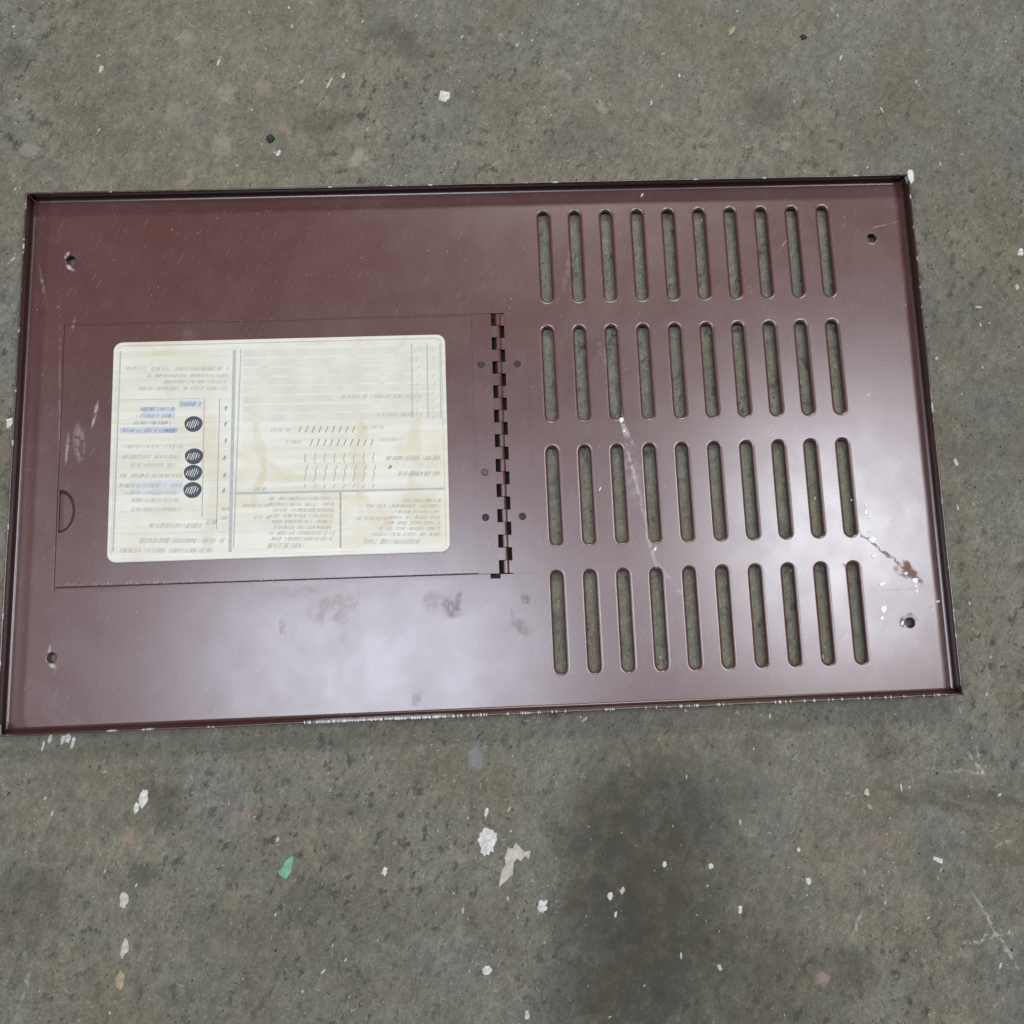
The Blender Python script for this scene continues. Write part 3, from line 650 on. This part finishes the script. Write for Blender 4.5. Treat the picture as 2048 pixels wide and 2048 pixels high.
chip('paint_flake', poly([(98, 1580), (120, 1573), (133, 1600), (120, 1616), (108, 1606)], 1400, 1400, 2.98), .9, M_CREAM, 'square cream flake near the bottom edge, right of the dark patch', 'paint flake', G1)
chip('paint_flake', ell(1422, 1732, 10, 12, 0, 8, .2), .7, M_WHITE, 'small white flake on the right side of the dark patch', 'paint flake', G1)
chip('paint_flake', ell(1480, 1819, 8, 16, -.2, 9, .25), .7, M_WHITE, 'small upright white flake above the square cream flake', 'paint flake', G1)
chip('paint_flake', ell(1616, 1761, 11, 14, -.3, 8, .35), .7, M_WHITE, 'jagged white flake in the lower right, left of the oblong flake', 'paint flake', G1)
chip('paint_flake', ell(1597, 1699, 7, 10, 0, 8, .15), .7, M_WHITE, 'tiny round white flake above the jagged one in the lower right', 'paint flake', G1)
chip('paint_flake', ell(1733, 1585, 12, 13, .3, 9, .2), .8, M_CREAM, 'small pale round flake below the panel, right part of the floor', 'paint flake', G1)
chip('paint_flake', ell(1739, 1613, 11, 12, .3, 9, .25), .6, M_TAN, 'small tan flake just under a pale round one at right', 'paint flake', G1)
chip('paint_flake', ell(2041, 504, 14, 20, -.5, 9, .25), .8, M_WHITE, 'white flake at the right edge of the photo beside the panel', 'paint flake', G1)
chip('paint_flake', ell(2034, 575, 10, 12, 0, 8, .3), .7, M_CREAM, 'cream crumb near the right edge below the white flake', 'paint flake', G1)
chip('paint_flake', ell(1957, 615, 20, 5, .0, 9, .2), .6, M_CREAM, 'thin flat cream sliver on the floor right of the panel', 'paint flake', G1)
chip('paint_flake', ell(1912, 925, 9, 16, .2, 9, .25), .7, M_CREAM, 'pale crumb close beside the right edge of the panel', 'paint flake', G1)
chip('paint_flake', ell(1464, 62, 12, 26, -.6, 9, .25), .6, M_TAN, 'long tan sliver near the top edge of the photo', 'paint flake', G1)
chip('pebble', ell(1607, 75, 15, 12, .2, 9, .2), 1.6, M_DARK, 'small dark green-black pebble near the top right', 'pebble', None, 1.0)
chip('paint_flake', ell(658, 168, 5, 34, -.45, 8, .12), .6, M_CREAM, 'long thin cream sliver on the concrete above the panel', 'paint flake', G1)
chip('paint_flake', ell(687, 152, 8, 17, -.4, 8, .2), .6, M_CREAM, 'short cream fleck at the tip of the long thin sliver', 'paint flake', G1)
chip('paint_flake', ell(438, 124, 7, 19, -.4, 8, .2), .6, M_CREAM, 'cream fleck high on the concrete, upper left', 'paint flake', G1)
chip('paint_flake', ell(202, 139, 10, 20, -.3, 8, .2), .6, M_CREAM, 'pale fleck near the upper left corner', 'paint flake', G1)
chip('paint_flake', ell(20, 845, 18, 24, -.2, 11, .3), .7, M_WHITE, 'ragged white flake at the left edge beside the panel', 'paint flake', G1)
chip('paint_flake', ell(1915, 1075-60, 5, 14, .1, 8, .2), .5, M_GRIT, 'thin grey sliver close beside the right edge of the panel', 'paint flake', G1)
for u, v, w, h, lab in ((101, 1474, 7, 22, 'upright white fleck under the panel, left of the cluster'), (87, 1490, 5, 22, 'leftmost thin white fleck under the panel bottom edge'), (126, 1477, 8, 18, 'white fleck at the left end of the cluster under the panel'), (137, 1474, 12, 22, 'largest white fleck of the cluster under the panel'), (147, 1482, 8, 26, 'rightmost white fleck of the cluster under the panel')):
    chip('paint_flake', ell(u, v+2, w, h, -.25, 9, .22), .6, M_WHITE, lab, 'paint flake', G1)
# uncountable grit
mb = MB(); rg = random.Random(21)
for i in range(900):
    x, y = rg.uniform(-90, 720), rg.uniform(-200, 520)
    s = min(2.2, .28*(1/(1-rg.random()*.93))**.55); 
    mb.prism(irregular(x, y, s*.8, s*rg.uniform(1.0, 2.6), rg.gauss(-.45, .4), 6, rg, .3), .01, .2+.3*s*rg.random(), s*.35, .1)
gr = mb.build('pale_floor_grit', M_GRIT, None, (0, 0, 0)); gr['kind'] = 'stuff'; gr['label'] = 'fine pale grit scattered over the concrete'; gr['category'] = 'grit'
mb = MB()
for i in range(700):
    x, y = rg.uniform(-90, 720), rg.uniform(-200, 520); s = rg.uniform(.2, .75)
    mb.prism(irregular(x, y, s, s*rg.uniform(.5, 1.7), rg.uniform(0, 3.1), 6, rg, .45), .01, .15*s+.08, s*.4, .08)
gr = mb.build('dark_floor_grit', M_DIRT, None, (0, 0, 0)); gr['kind'] = 'stuff'; gr['label'] = 'fine dark grit scattered over the concrete'; gr['category'] = 'grit'
